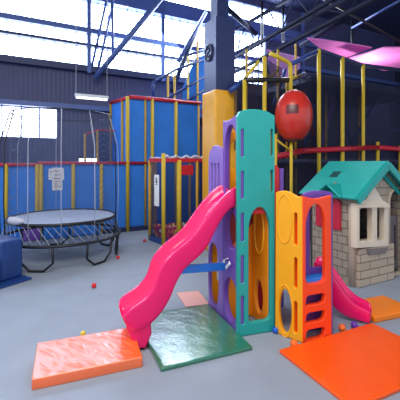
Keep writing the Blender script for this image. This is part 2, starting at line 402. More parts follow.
# ================================================================ BALL PIT
N0 = Vector((-.712, 6.634, 0)); dl = Vector((-.609, .793, 0)); L0 = N0 + dl * .54; Rr = N0 + R_ * .92; B0 = L0 + R_ * .92
bp_ = thing('ball_pit', 'netted ball pit with yellow posts and red top rail behind the pink slide', 'ball pit', (N0 + B0) / 2)
PR = Plane(N0, R_); PL = Plane(L0, N0 - L0)
posts = [(N0, 1.79, .04, YPAD), (L0, 1.66, .035, YPADD), (Rr, 1.66, .035, YPAD), (B0, 1.66, .03, YPADD), (N0 + R_ * on_line(N0, R_, 179), 1.66, .05, YPAD), (L0 + R_ * .12, 1.66, .028, YPADD), (N0 + R_ * on_line(N0, R_, 197), 1.66, .028, YPADD)]
for p, h, r, m_ in posts: tube_obj('post', [p, p + UP * h], r, m_, bp_)
corners = [N0, Rr, B0, L0]
for i in range(4):
    a, b = corners[i], corners[(i + 1) % 4]
    bm = bmesh.new(); beam(bm, a + UP * 1.655, b + UP * 1.655, .05, .075); bm_link('rail_pad', bm, REDPAD, bp_)
    bm = bmesh.new(); beam(bm, a + UP * .055, b + UP * .055, .05, .11); bm_link('base_pad', bm, BLUEV, bp_)
    pl = Plane(a, b - a); L_ = (b - a).length
    panel('net_panel', pl, [(.03, .1), (L_ - .03, .1), (L_ - .03, 1.62), (.03, 1.62)], [], .006, DBLUENET, bp_, 0, .001)
bm = bmesh.new(); prism(bm, [c.lerp((N0 + B0) / 2, .06) for c in corners], 0, .06); bm_link('pit_base', bm, BLUEV, bp_)
# crumpled white netting folded over the top rail
bm = bmesh.new(); pts = [N0.lerp(Rr, i / 24) + UP * (1.71 + .02 * math.sin(i * 1.1) + .02 * random.random()) for i in range(25)]
tube(bm, pts, [.018 + .014 * random.random() for _ in pts], 7)
bm_link('rolled_net', bm, mat('white_net', (190, 190, 205), .7, bump=.5, bscale=60), bp_, True)
bm = bmesh.new(); pts = [L0.lerp(N0, i / 8) + UP * (1.70 + .01 * math.sin(i * 2.1)) for i in range(9)]
tube(bm, pts, .018, 7); bm_link('rolled_net', bm, MATS['white_net'], bp_, True)
a = PR.uv(180, 175); b = PR.uv(193, 165)
panel('red_flap', PR, [a, (b[0], a[1]), b, (a[0], b[1])], [], .015, REDPAD, bp_, .02, .003)
sg = thing('pit_sign', 'tall narrow white sign hung on the ball pit net', 'sign', PL.at(*PL.uv(157.2, 205), .01))
a = PL.uv(155, 205.5); b = PL.uv(159.7, 175)
panel('board', PL, [a, (b[0], a[1]), b, (a[0], b[1])], [], .008, WHITE, sg, .02, .001)
for y0, y1 in ((178, 179.4), (180.2, 183), (184, 184.8)):
    a = PL.uv(156.6, y1); b = PL.uv(158.2, y0); panel('printed_mark', PL, [a, (b[0], a[1]), b, (a[0], b[1])], [], .002, INK, sg, .0225, .0003)
# balls
BCOL = {'red': (215, 30, 35), 'orange': (240, 110, 30), 'yellow': (240, 205, 50), 'white': (235, 225, 215), 'purple': (95, 50, 160), 'blue': (30, 90, 200), 'green': (30, 140, 70)}
BM = {k: mat('ball_%s' % k, v, .35, var=0) for k, v in BCOL.items()}
SM = {k: ball_mesh('play_ball', .036, BM[k], 12) for k in BCOL}
rng = random.Random(3); n = 0
mt_ = Matrix(((R_.x, dl.x), (R_.y, dl.y)))
for layer, zc in enumerate((.102, .166, .230, .294)):
    for i in range(9):
        for j in range(6):
            a = .078 + i * .079 + (.04 if (j + layer) % 2 else 0); b = .075 + j * .08
            if a > .88 or b > .50: continue
            if layer < 3 and j > 0 and i > 0: continue
            if layer == 3 and rng.random() < .25: continue
            k = rng.choice(['red', 'red', 'red', 'orange', 'orange', 'yellow', 'white'])
            o = bpy.data.objects.new('play_ball', SM[k]); COL.objects.link(o)
            p = N0 + R_ * (a + rng.uniform(-.003, .003)) + dl * b; o.location = (p.x, p.y, zc + rng.uniform(-.006, .012))
            tag(o, '%s plastic ball heaped in the netted ball pit' % k, 'ball', '%s balls in the ball pit' % k); n += 1

# ================================================================ TRAMPOLINE
TC = Vector((-2.35, 5.85, 0)); RF, RM, HF, HM = .95, .86, .385, .68
tr = thing('trampoline', 'round black framed trampoline with net and angled rods beside blue fence', 'trampoline', TC)
tube_obj('frame_ring', ring(TC, RF, HF, 72), .024, BLACK, tr, 8, True)
tube_obj('mat_edge', ring(TC, RM, HM, 72), .026, BLACK, tr, 8, True)
bm = bmesh.new(); c = bm.verts.new((TC.x, TC.y, HM - .015)); rg = [bm.verts.new((x, y, z)) for x, y, z in ring(TC, RM, HM + .005, 72)]
for i in range(72): bm.faces.new((c, rg[i], rg[(i + 1) % 72]))
o = bm_link('jump_mat', bm, GREYJ, tr); md = o.modifiers.new('s', 'SOLIDIFY'); md.thickness = .008
pr = ring(TC, RM, HM - .01, 96); qr = ring(TC, RF, HF + .01, 96)
for i in range(96):
    bm = bmesh.new(); tube(bm, [pr[i], qr[(i + (4 if i % 2 else -4)) % 96]], .0038, 4)
    bm_link('rod', bm, RODG if i % 2 else BLACK, tr)
# legs: U shaped
def uleg(ang, half):
    ps = []
    def P(a, r, z): return Vector((TC.x + r * math.cos(a), TC.y + r * math.sin(a), z))
    r = RF - .05
    pts = [P(ang - half, RF, HF), P(ang - half, r + .02, .14), P(ang - half * .45, r, .022), P(ang + half * .45, r, .022), P(ang + half, r + .02, .14), P(ang + half, RF, HF)]
    o = tube_obj('leg', pts, .018, BLACK, tr, 8)
    return o
for ang in (-92, -32, 10, 55, 120, 175, -145): uleg(math.radians(ang), math.radians(15))
# yellow sleeved stanchions around the rim and purple/blue flaps tied between
for ang in (-75, -48, -110):
    a = math.radians(ang); p = TC + Vector((math.cos(a), math.sin(a), 0)) * (RF + .01)
# enclosure net with flexible poles and top ring
HT = 2.42
tube_obj('net_ring', ring(TC, RM - .06, HT, 48), .010, BLACK, tr, 6, True)
for ang, m_ in ((-128, BLACK), (-98, RODG), (-70, RODG), (-40, RODG), (-10, BLACK), (30, RODG), (75, RODG), (120, RODG), (165, RODG), (-155, BLACK)):
    a = math.radians(ang); dv = Vector((math.cos(a), math.sin(a), 0))
    tube_obj('net_pole', [TC + dv * (RF - .01) + UP * (HF + .02), TC + dv * (RF + .01) + UP * 1.0, TC + dv * RF + UP * 1.9, TC + dv * (RM - .05) + UP * HT], .010 if m_ is BLACK else .0055, m_, tr, 6)
bm = bmesh.new(); lo = [bm.verts.new(v) for v in ring(TC, RM - .01, HM + .03, 64)]; hi = [bm.verts.new(v) for v in ring(TC, RM - .06, HT, 64)]
for i in range(64): bm.faces.new((lo[i], lo[(i + 1) % 64], hi[(i + 1) % 64], hi[i]))
bm_link('safety_net', bm, GREYNET, tr)
# white towel-like pad bundled at the gate of the net
bm = bmesh.new(); a0, a1 = math.radians(-128), math.radians(-106)
tube(bm, [(TC.x + (RM + .02) * math.cos(a0 + (a1 - a0) * i / 8), TC.y + (RM + .02) * math.sin(a0 + (a1 - a0) * i / 8), HM + .05 + .01 * (i % 2)) for i in range(9)], [.02, .05, .06, .055, .065, .06, .05, .04, .015], 8)
bm_link('gate_pad', bm, MATS['white_net'], tr, True)

# ================================================================ BLUE FOAM STEPS
f0 = G(32, 279.5); fa = (G(0, 289.5) - f0).normalized(); fb = Vector((fa.y, -fa.x, 0))
if fb.y < 0: fb = -fb
bm = bmesh.new(); prism(bm, [f0, f0 + fa * 1.1, f0 + fa * 1.1 + fb * .9, f0 + fb * .9], 0, .03)
tag(bm_link('floor_mat', bm, BLUEV, bevel=.008), 'thin blue mat under the blue foam steps at the left edge', 'mat')
st = thing('foam_steps', 'blue vinyl foam steps standing on a blue mat beside the trampoline', 'steps', f0 + fa * .5 + fb * .3)
s0 = f0 + fa * .03 + fb * .14
def blk(p, la, lb, h0, h1, nm, m_):
    bm = bmesh.new(); prism(bm, [p, p + fa * la, p + fa * la + fb * lb, p + fb * lb], h0, h1); return bm_link(nm, bm, m_, st, bevel=.03)
blk(s0 + fb * .0 + fa * .30, .5, .6, .03, .33, 'lower_step', BLUEV)
blk(s0 + fb * .02, .297, .6, .03, .56, 'upper_step', BLUEV)

# ================================================================ MATS
def matobj(name, A, B, C, h, m_, label, z0=0.0, bevel=.012, seg=24, puff=0.0, wrinkle=0.0, tilt=0.0):
    A, B, C = Vector(A), Vector(B), Vector(C); u = B - A; v = C - B; bm = bmesh.new(); NX, NY = seg, seg
    top = [[None] * (NY + 1) for _ in range(NX + 1)]; rr = random.Random(5)
    for i in range(NX + 1):
        for j in range(NY + 1):
            s, t = i / NX, j / NY; e = min(s, 1 - s, t, 1 - t); z = z0 + h + puff * min(1, e * 8) + tilt * t
            if wrinkle and 0 < i < NX and 0 < j < NY: z += wrinkle * min(1, e * 12) * ((1 - abs(noise.noise(Vector((s * 15 + t * 6, t * 2.4 - s * 1.5, 1.3))))) ** 4 * 1.2 + .5 * noise.noise(Vector((s * 36 + t * 14, t * 6, 4))) - .6)
            p = A + u * s + v * t; top[i][j] = bm.verts.new((p.x, p.y, z))
    for i in range(NX):
        for j in range(NY): bm.faces.new((top[i][j], top[i + 1][j], top[i + 1][j + 1], top[i][j + 1]))
    per = [top[i][0] for i in range(NX)] + [top[NX][j] for j in range(NY)] + [top[NX - i][NY] for i in range(NX)] + [top[0][NY - j] for j in range(NY)]
    low = [bm.verts.new((q.co.x, q.co.y, z0)) for q in per]; n = len(per)
    for i in range(n): bm.faces.new((per[i], per[(i + 1) % n], low[(i + 1) % n], low[i]))
    bm.faces.new(low)
    o = bm_link(name, bm, m_, None, True, bevel); o.modifiers['bevel'].angle_limit = math.radians(50)
    return tag(o, label, 'mat')
GREENM = mat('green_vinyl', (30, 112, 82), .3, bump=.5, bscale=8, var=.06, spec=.8, coat=1, crough=.16)
ORM = mat('orange_red_vinyl', (253, 90, 18), .3, bump=.1, bscale=5, var=.03)
ORL = mat('orange_vinyl', (252, 104, 18), .45, bump=.15, bscale=8, var=.04, spec=.6, coat=1, crough=.26); ORL.node_tree.nodes['Principled BSDF'].inputs['Coat IOR'].default_value = 1.9
ORR = mat('bright_orange_vinyl', (250, 130, 20), .3, bump=.15, bscale=5, var=.04)
PKM = mat('pale_pink_vinyl', (225, 165, 155), .35, bump=.2, bscale=5, var=.04)
A = Vector((-.298, 2.597, 0)); B = Vector((.452, 2.905, 0)); C = B + Vector((-.40, .9165, 0)) * .90
matobj('floor_mat', A, B, C, .03, GREENM, 'thin glossy dark green mat lying under the large pink slide', bevel=.008, tilt=.03)
FLp = Vector((-1.182, 2.386, 0)); FRp = Vector((-.450, 2.664, 0)); BRp = FRp + Vector((-.357, .934, 0)).normalized() * .45
om = matobj('crash_mat', FLp, FRp, BRp, .08, ORL, 'thick glossy orange mat at the foot of the large pink slide', seg=70, wrinkle=.006, tilt=.036, bevel=.01)
Ao = G(279, 353, 0); Bo = G(372, 325.5, 0); Co = Bo + (Bo - Ao).normalized().yxz * 0
dd = (Bo - Ao).normalized(); dn = Vector((-dd.y, dd.x, 0))
matobj('floor_mat', Ao - dn * .754, Bo - dn * .754, Bo, .03, ORM, 'large thin orange-red mat in front of the ladder panel', bevel=.008)
Nn = Vector((1.745, 3.39, 0)); ra = Vector((.938, .345, 0)); rb = Vector((-.345, .938, 0))
matobj('crash_mat', Nn, Nn + ra * .56, Nn + ra * .56 + rb * .40, .065, ORR, 'thick orange mat at the foot of the small pink slide', puff=.004)
Pp = Vector((-.305, 4.15, 0)); Qp = Vector((-.154, 3.75, 0)); e_ = Vector((.975, .22, 0))
matobj('floor_mat', Qp, Qp + e_ * .27, Pp + e_ * .27 + Vector((.02, 0, 0)), .02, PKM, 'small pale pink mat on the floor behind the green mat', bevel=.005)

# ================================================================ PLAYSET
PD = Vector((-.347, .938, 0)); TD = Vector((.938, .347, 0))
P0 = Vector((.356, 3.117, 0)); P1 = P0 + PD * .76; Pm = P0 + PD * .36
T1 = Vector((.722, 3.235, 0)); TD = (T1 - P0).normalized()
ps = thing('climbing_playset', 'colourful plastic climbing playset of teal, purple, yellow and orange panels with two pink slides', 'climbing playset', (.6, 3.3, 0))
PUR = Plane(P0, -PD); PUR = Plane(P0 + PD * .76, -PD)      # u runs from the far end towards the viewer
# teal front panel
TE = Plane(P0, TD); z_ = .004
tp = [(235.5, 335), (235.5, 116), (240, 111.5), (244.5, 109.8), (252, 109), (260, 109.5), (267, 111), (275, 115.5), (275, 331)]
ol = TE.uvs(tp); ol = [(max(u, -.012), h) for u, h in ol]; ol[0] = (ol[0][0], z_); ol[-1] = (ol[-1][0], z_)
holes = []
for y0, y1 in ((129, 157), (171, 199), (213, 242), (255, 284), (296, 325)):
    a = TE.uv(241, y1); b = TE.uv(244.3, y0); holes.append(slot(a[0], b[0], a[1], b[1]))
for y0, y1 in ((129, 156), (170, 192)):
    a = TE.uv(270.8, y1); b = TE.uv(273.2, y0); holes.append(slot(a[0], b[0], a[1], b[1]))
a = TE.uv(248.8, 322); b = TE.uv(270.3, 206.5)
holes.append(arch(a[0], b[0], a[1] - .01, b[1], rb=.04, rise=2.0))
tealp = panel('front_panel', TE, ol, holes, .045, TEAL, ps, 0, .008); tealp['label'] = 'tall teal panel with arched opening'
# purple side panels: near tall one and far lower one
u_m = .40
def pu(px, py): return PUR.uv(px, py)
near = [(u_m, z_), (.752, z_), (.752, 2.05), (.68, 2.045), (.56, 2.02), (.46, 2.02), (u_m, 2.03)]
nh = []
nh.append(arch(u_m + .045, .72, 1.18, 1.97, rb=.02, rise=1.8))
nh.append(ellipse(PUR, 230.8, 230, 5.8, 19))
nh.append(ellipse(PUR, 230.2, 299, 6.8, 21))
n_ = panel('side_panel', PUR, near, nh, .055, PURPLE, ps, 0, .008)
top = [(.0, z_), (u_m - .005, z_), (u_m - .005, 1.62)] + [(.2 + .195 * math.cos(a), 1.62 + .17 * math.sin(a)) for a in [math.pi * i / 14 for i in range(15)]]
fh = [ellipse(PUR, 213.2, 274, 5.0, 31, p=2.6)]
for k in range(3): fh.append(slot(.075 + k * .09, .13 + k * .09, .95, 1.60))
f_ = panel('side_panel', PUR, top, fh, .04, LIT_PURPLE, ps, 0, .008); f_['label'] = 'lower purple panel, coloured as lit, with arched top and slots'
# hidden back, far and right panels
T2 = T1 + PD * .36
RT = Plane(T1 + PD * .02 - TD * .02, PD)
rtp = panel('inner_panel', RT, [(.02, z_), (.36, z_), (.36, 1.22), (.30, 1.29), (.19, 1.32), (.08, 1.29), (.02, 1.22)], [[(.20 + .08 * math.cos(a), .26 + .17 * math.sin(a)) for a in [2 * math.pi * i / 20 for i in range(20)]]], .04, AMBER, ps, 0, .008)
rtp['label'] = 'amber panel seen through the teal arch'
tube_obj('moulded_ring', [RT.at(.19 + .09 * math.cos(a), .93 + .24 * math.sin(a), -.04) for a in [2 * math.pi * i / 32 for i in range(32)]], .012, YELLOW, rtp, 8, True)
for o in rtp.children: o.location = (0, 0, 0); o.matrix_basis = rtp.matrix_basis.inverted() @ Matrix.Translation(-ps.location)
BK = Plane(P1 + TD * .03, TD)
panel('back_panel', BK, [(0, z_), (.36, z_), (.36, 1.50), (.18, 1.6), (0, 1.50)], [arch(.08, .28, .25, 1.0)], .04, YELLOW, ps, 0, .008)
RB = Plane(T2 + PD * .10, (.95, .28))
rp = panel('back_panel', RB, [(.0, z_), (.33, z_), (.33, 1.54), (.29, 1.58), (.0, 1.58)], [], .04, REDP, ps, 0, .008); rp['label'] = 'red panel at the back'
RB2 = Plane(RB.at(.335, 0), (.95, .28))
panel('corner_post', RB2, [(.0, z_), (.05, z_), (.05, 1.54), (.0, 1.54)], [], .04, PURPLE, ps, 0, .008)
PB = Plane(Pm + TD * .04, TD)
panel('back_panel', PB, [(0, z_), (.30, z_), (.30, 1.9), (.15, 1.96), (0, 1.9)], [arch(.05, .25, 1.2, 1.85)], .035, AMBER, ps, 0, .008)
panel('inner_panel', PB, [(.01, .72), (.29, .98), (.29, 1.11), (.01, 1.11)], [], .02, DRED, ps, .025, .004)['label'] = 'dark red inner panel'
# decks
bm = bmesh.new(); prism(bm, [P0 + TD * .03 + PD * .03, T1 - TD * .05 + PD * .03, T1 - TD * .05 + PD * .33, P0 + TD * .03 + PD * .33], 1.12, 1.16); bm_link('deck', bm, REDP, ps)
bm = bmesh.new(); prism(bm, [P0 + TD * .03 + PD * .42, P0 + TD * .36 + PD * .42, P0 + TD * .36 + PD * .70, P0 + TD * .03 + PD * .70], .80, .84); bm_link('deck', bm, BLUEP, ps)
# yellow panel
Ya = Vector((.703, 3.203, 0)); Yb = G(302.3, 343.5); YE = Plane(Ya, Yb - Ya); yl = (Yb - Ya).length
yt = YE.uvs([(302, 197), (298, 197), (294, 195), (290, 192.5), (284, 190.8), (279, 191), (275.5, 192.5)])
ol = [(0.004, z_), (yl, z_)] + [(min(max(u, .004), yl), h) for u, h in yt]
yh = []
for y0, y1 in ((213, 245), (258, 288), (302, 333)):
    a = YE.uv(293.8, y1); b = YE.uv(297, y0); yh.append(slot(a[0], b[0], a[1], b[1]))
yh.append(ellipse(YE, 285.0, 311, 6.2, 22))
yp = panel('side_panel', YE, ol, yh, .04, YELLOW, ps, 0, .008); yp['label'] = 'yellow panel with an oval porthole'
def ringpart(pl, cx, cy, rx, ry, m_, par, r=.009, off=.0):
    pts = [pl.at(u, h, off) for u, h in ellipse(pl, cx, cy, rx, ry, 36)]
    o = tube_obj('moulded_ring', pts, r, m_, None, 8, True); o.parent = par; o.matrix_basis = par.matrix_basis.inverted() @ Matrix.Translation(-ps.location); return o
ringpart(YE, 284.5, 219, 7.6, 24, YELLOW, yp, .007)
ringpart(YE, 285.0, 311, 7.4, 26, YELLOW, yp, .007)
# orange backing visible through the yellow slots
panel('slot_strip', YE, [(YE.uv(292, 200)[0], .05), (YE.uv(298, 200)[0], .05), (YE.uv(298, 200)[0], 1.25), (YE.uv(292, 200)[0], 1.25)], [], .01, ORANGE, ps, -.045, .002)
# purple strip through the teal slots
panel('slot_strip', TE, [(.015, .05), (.10, .05), (.10, 1.98), (.015, 1.98)], [], .012, PURPLE, ps, -.048, .002)
panel('slot_strip', TE, [(.33, .9), (.385, .9), (.385, 1.95), (.33, 1.95)], [], .012, YELLOW, ps, -.048, .002)
# ladder panel
Lc = G(331.5, 337); LA = Plane(Yb + Vector((.004, 0, 0)), Lc - Yb); ll = (Lc - Yb).length
lt = LA.uvs([(331.5, 195.5), (328, 196.5), (322, 198.2), (316, 198.8), (310, 198), (303, 196)])
lh = []
a = LA.uv(306, 284); b = LA.uv(325.5, 203.5); lh.append(arch(a[0], b[0], a[1] - .01, b[1], rb=.05, rise=2.0))
for yc in (298, 315.5, 332.5):
    u0, h0 = LA.uv(305.5, yc + 4.5); u1, h1 = LA.uv(325.5, yc - 3.5)
    lh.append([(u0, h0 - .035), (u1 - .05, h0 - .035), (u1 - .015, h0 - .02), (u1, h0 + .035), (u1 - .02, h0 + .055), (u0 + .04, h0 + .055), (u0 + .015, h0 + .04)])
ol = [(0, z_), (ll, z_)] + [(min(max(u, 0), ll), h) for u, h in lt]
lp_ = panel('ladder_panel', LA, ol, lh, .05, ORANGE, ps, 0, .008); lp_['label'] = 'orange-red panel with ladder slots and an arched opening'
Dd = Vector((1.285, 3.30, 0)); Ee = Vector((.985, 3.22, 0))
RS = Plane(Lc + Vector((.006, .004, 0)), Dd - Lc); rl = (Dd - Lc).length
panel('side_panel', RS, [(0.01, z_), (rl, z_), (rl, 1.30), (0.01, 1.29)], [], .03, PURPLE, ps, 0, .006)
DE = Plane(Ee, Dd - Ee + Vector((.02, .0, 0))); dl_ = (Dd - Ee).length
ptop = [(dl_ / 2 + dl_ / 2 * math.cos(a), 1.30 + .035 * math.sin(a)) for a in [math.pi * i / 12 for i in range(13)]]
panel('back_panel', DE, [(0, z_), (dl_, z_)] + ptop, [arch(.065, dl_ - .03, .60, 1.24, rise=1.0)], .04, PURPLE, ps, 0, .008)
bm = bmesh.new(); prism(bm, [Yb + Vector((.03, .06, 0)), Lc + Vector((-.02, .03, 0)), Dd + Vector((-.03, -.01, 0)), Ee + Vector((.02, -.01, 0))], .50, .545); bm_link('deck', bm, BLUEP, ps)
AE = Plane(T1 + Vector((.03, .06, 0)), Ee - T1 - Vector((.03, .06, 0)))

# -------- big slide
SD = -Vector((PUR.n.x, PUR.n.y, 0)) * -1        # outward normal of the purple panels
SD = PUR.n if PUR.n.x < 0 else -PUR.n
S0 = P0 + PD * .055; SN = Plane(S0, SD)
def sl_(px, py): return SN.uv(px, py)
st_pairs = [((239, 186), (239, 207)), ((233, 188.5), (233, 208)), ((225, 195), (227, 213)), ((215, 206.5), (219.5, 224)), ((207, 217.5), (213, 238)), ((200, 229), (207, 250)),
            ((190, 240.5), (198, 259)), ((180, 247.5), (190, 265.5)), ((172, 254.5), (185, 270)), ((165, 262.5), (180, 278)), ((160, 270), (176, 286)), ((157.5, 280), (172.5, 296)), ((154, 290), (167.5, 306)),
            ((145, 301), (160, 317)), ((132, 308.5), (149, 328)), ((125.5, 314.5), (137, 332.5)), ((122.5, 321.5), (127.5, 333.5))]
W = .36; bm = bmesh.new(); secs = []
def off3(t, h, w): return S0 + SD * t + PD * w + UP * h
for (a, b) in st_pairs:
    ta, ha = sl_(*a); tb, hb = sl_(*b); tt, hh = ta + (tb - ta) * .55, ha + (hb - ha) * .55
    t1, h1 = ta + (tb - ta) * .10, ha + (hb - ha) * .10
    sec = [off3(tb, hb, 0), off3(t1, h1, -.004), off3(ta, ha, 0), off3(ta, ha, .004), off3(ta, ha, .028), off3(ta, ha, .032), off3(t1, h1, .042), off3(ta + (tb - ta) * .36, ha + (hb - ha) * .36, .062), off3(tt, hh, .11),
           off3(tt, hh, W - .11), off3(ta + (tb - ta) * .36, ha + (hb - ha) * .36, W - .062), off3(t1, h1, W - .042), off3(ta, ha, W - .032), off3(ta, ha, W - .028), off3(ta, ha, W - .004), off3(ta, ha, W), off3(t1, h1, W + .004), off3(tb, hb, W),
           off3(tb, hb, W - .03), off3(tt + (tb - tt) * .3, hh + (hb - hh) * .3, W - .05), off3(tt + (tb - tt) * .3, hh + (hb - hh) * .3, .05), off3(tb, hb, .03)]
    secs.append([bm.verts.new(v) for v in sec])
K = len(secs[0])
for i in range(len(secs) - 1):
    for k in range(K): bm.faces.new((secs[i][k], secs[i][(k + 1) % K], secs[i + 1][(k + 1) % K], secs[i + 1][k]))
bm.faces.new(secs[0][::-1]); bm.faces.new(secs[-1])
o = bm_link('slide', bm, PINK, ps, True); o['label'] = 'large pink wavy slide'
md = o.modifiers.new('sub', 'SUBSURF'); md.levels = 2; md.render_levels = 2
# foot beneath the slide end
SNf = Plane(SN.p, SN.d)
fp = [sl_(*q) for q in ((127.5, 331), (152, 325), (152.5, 336), (146.5, 350.5), (139.5, 350.5), (132, 341))]
fp = [(u, max(h, .004)) for u, h in fp]
cu = panel('slide_foot', SN, fp, [], W - .06, PINK, ps, 0, .02)
mm = SN.M(0); sgn = 1 if (SN.n.dot(PD) > 0) else -1
mm.translation = SN.p + PD * (W / 2 - .005); cu.matrix_basis = Matrix.Translation(-ps.location) @ mm
# blue support bar to the slide and white ties
q1 = off3(sl_(178, 271)[0], sl_(178, 271)[1], .04)
pu_, ph_ = PUR.uv(226, 266); q2 = PUR.at(pu_, ph_, .012)
bm = bmesh.new(); beam(bm, q1, q2, .035, .075); bm_link('support_bar', bm, BLUEP, ps, bevel=.006)
for (x0, y0, x1, y1) in ((224.8, 266, 227.2, 260), (228.8, 267.5, 232.6, 262.5)):
    a = PUR.uv(x0, y0); b = PUR.uv(x1, y1); bm = bmesh.new(); beam(bm, PUR.at(*a, .03), PUR.at(*b, .03), .010, .03); bm_link('white_tie', bm, WHITE, ps)
a = PUR.uv(227.5, 259); b = PUR.uv(231, 258); tube_obj('white_tie', [PUR.at(*a, .03), PUR.at(*b, .03)], .005, WHITE, ps, 6)

# -------- small slide on the far side of the ladder tower
E2 = Vector((.885, -.465, 0)); W2 = Vector((.465, .885, 0)); N2 = Vector((1.235, 3.56, 0))
prof = [(-.06, .56, .14), (0, .56, .2), (.06, .535, .28), (.12, .47, .32), (.19, .37, .30), (.26, .27, .23), (.33, .20, .17), (.40, .17, .15), (.46, .155, .14), (.50, .12, .10)]
bm = bmesh.new(); secs = []; w = .27
for t, h, dp in prof:
    def O(k, z): return N2 + E2 * t + W2 * k + UP * max(z, .078 if (t > .34 and k > .1) else .012)
    sec = [O(0, h - dp), O(-.004, h - .02), O(.008, h), O(.028, h), O(.042, h - .02), O(.06, h - .05), O(.1, h - .06), O(w - .1, h - .06), O(w - .06, h - .05), O(w - .042, h - .02), O(w - .028, h), O(w - .008, h), O(w + .004, h - .02), O(w, h - dp), O(w - .03, h - dp), O(w - .05, h - .075), O(.05, h - .075), O(.03, h - dp)]
    secs.append([bm.verts.new(v) for v in sec])
for i in range(len(secs) - 1):
    for k in range(len(secs[0])): bm.faces.new((secs[i][k], secs[i][(k + 1) % len(secs[0])], secs[i + 1][(k + 1) % len(secs[0])], secs[i + 1][k]))
bm.faces.new(secs[0][::-1]); bm.faces.new(secs[-1])
o = bm_link('slide', bm, PINK, ps, True); o['label'] = 'small pink slide'
md = o.modifiers.new('sub', 'SUBSURF'); md.levels = 2; md.render_levels = 2

# ================================================================ LOOSE BALLS
def loose(px, py, r, k, label, z=0.0, name='play_ball'):
    p = G(px, py, z + r); o = bpy.data.objects.new(name, ball_mesh(name, r, BM[k], 20)); COL.objects.link(o); o.location = p
    return tag(o, label, 'ball')
loose(94, 285.5, .032, 'red', 'red plastic ball lying alone on the carpet in front of the trampoline')
loose(118, 257.5, .03, 'red', 'red plastic ball on the carpet at the right side of the trampoline')
loose(144.5, 240.5, .03, 'red', 'red plastic ball on the carpet left of the ball pit')
loose(83, 333.5, .024, 'yellow', 'small yellow ball resting behind the glossy orange mat')
loose(342, 327.5, .034, 'orange', 'orange plastic ball on the carpet under the small pink slide')
loose(354.3, 324.8, .034, 'purple', 'purple plastic ball on the carpet under the small pink slide')
loose(294, 343.5, .034, 'orange', 'orange plastic ball against the foot of the yellow panel')
loose(275.5, 330, .030, 'blue', 'blue plastic ball between the teal and the yellow panels')
loose(257, 322.5, .032, 'green', 'green plastic ball inside the teal tower')
loose(268.2, 319, .028, 'blue', 'blue plastic ball inside the teal tower')
loose(262, 316, .026, 'red', 'red plastic ball inside the teal tower')

# ================================================================ PLAYHOUSE
H0 = G(352.5, 287); HF_ = Plane(H0, R_); HL = Plane(H0 + N_ * .72, -N_)
hs = thing('playhouse', 'beige brick-look plastic playhouse with a teal roof and cream windows', 'playhouse', H0 + R_ * .55 + N_ * .36)
BRK = brickmat('playhouse_brick', (188, 170, 148), (104, 92, 82), .36, .105)
BRL = brickmat('playhouse_shaded_brick', (160, 146, 128), (80, 75, 78), .16, .105)  # darker side brick: shade on these walls put into its colour
CREAM = mat('cream_plastic', (222, 208, 186), .45, var=.03)
ROOF = mat('teal_roof', (24, 160, 152), .5, var=.06, bump=.2, bscale=8)
BEIGE = mat('beige_plastic', (186, 168, 148), .5, var=.05)
SHUT = mat('red_shutter', (190, 25, 55), .45, var=.04)
eh_ = 1.20; Wd = 1.08; pk = 1.60
da, db = HF_.uv(388.5, 200)[0], HF_.uv(388.5, 200)[0] + .40
bz = HF_.uv(371, 240)[1] + .02
wa, wb = HF_.uv(358, 220)[0], HF_.uv(384, 220)[0]
fw = [(0, .004), (Wd, .004), (Wd, eh_), (Wd / 2, pk), (0, eh_)]
panel('front_wall', HF_, fw, [[(wa, bz), (wb, bz), (wb, 1.09), (wa, 1.09)], arch(da, db, .05, 1.25, rb=.01, rise=.9)], .04, BRK, hs, 0, .004)
side_h = []
panel('side_wall', HL, [(0, .004), (.715, .004), (.715, eh_), (.56, eh_), (.43, eh_ + .14), (.30, eh_), (0, eh_)], side_h, .04, BRL, hs, 0, .004)
RP = Plane(H0 + R_ * Wd, N_); panel('side_wall', RP, [(0, .004), (.72, .004), (.72, eh_), (0, eh_)], [], .04, BRL, hs, 0, .004)
RP = Plane(H0 + N_ * .72 + R_ * Wd, -R_); panel('back_wall', RP, fw, [], .04, mat('shaded_inner_plastic', (52, 46, 50), .7), hs, 0, .004)  # dark plastic puts the interior shade into the back wall's colour
tube_obj('corner_quoin', [H0 + R_ * .02 + N_ * .02 + UP * .005, H0 + R_ * .02 + N_ * .02 + UP * eh_], .045, BEIGE, hs, 10)
# shutters on the side wall
for a, b in ((HL.uv(317, 200)[0], HL.uv(325.5, 200)[0]), (HL.uv(331, 200)[0], HL.uv(341.5, 200)[0])):
    o = panel('shutter', HL, [(a, .70), (b, .70), (b, 1.08), ((a + b) / 2, 1.15), (a, 1.08)], [], .03, SHUT, hs, .03, .006)
sa, sb = HL.uv(325.5, 200)[0], HL.uv(331, 200)[0]
o = panel('side_window', HL, [(sa, .72), (sb, .72), (sb, 1.12), (sa, 1.12)], [], .03, SHUT, hs, .015, .004)
# bay under and around the front window
bm = bmesh.new()
bu0, bu1 = HF_.uv(354.5, 250)[0], HF_.uv(389.5, 250)[0]
pr_ = [HF_.at(bu0, 0, 0), HF_.at(bu0 + .03, 0, .07), HF_.at(bu1 - .03, 0, .07), HF_.at(bu1, 0, 0)]
BF = Plane(HF_.at(bu0 + .03, 0, .07), R_); bl = bu1 - bu0 - .06
bh = BF.uv(372, 247.5)[1]
panel('bay_wall', BF, [(-.03, .006), (bl + .03, .006), (bl + .03, bh), (-.03, bh)], [], .07, BRK, hs, 0, .008)
bm.free()
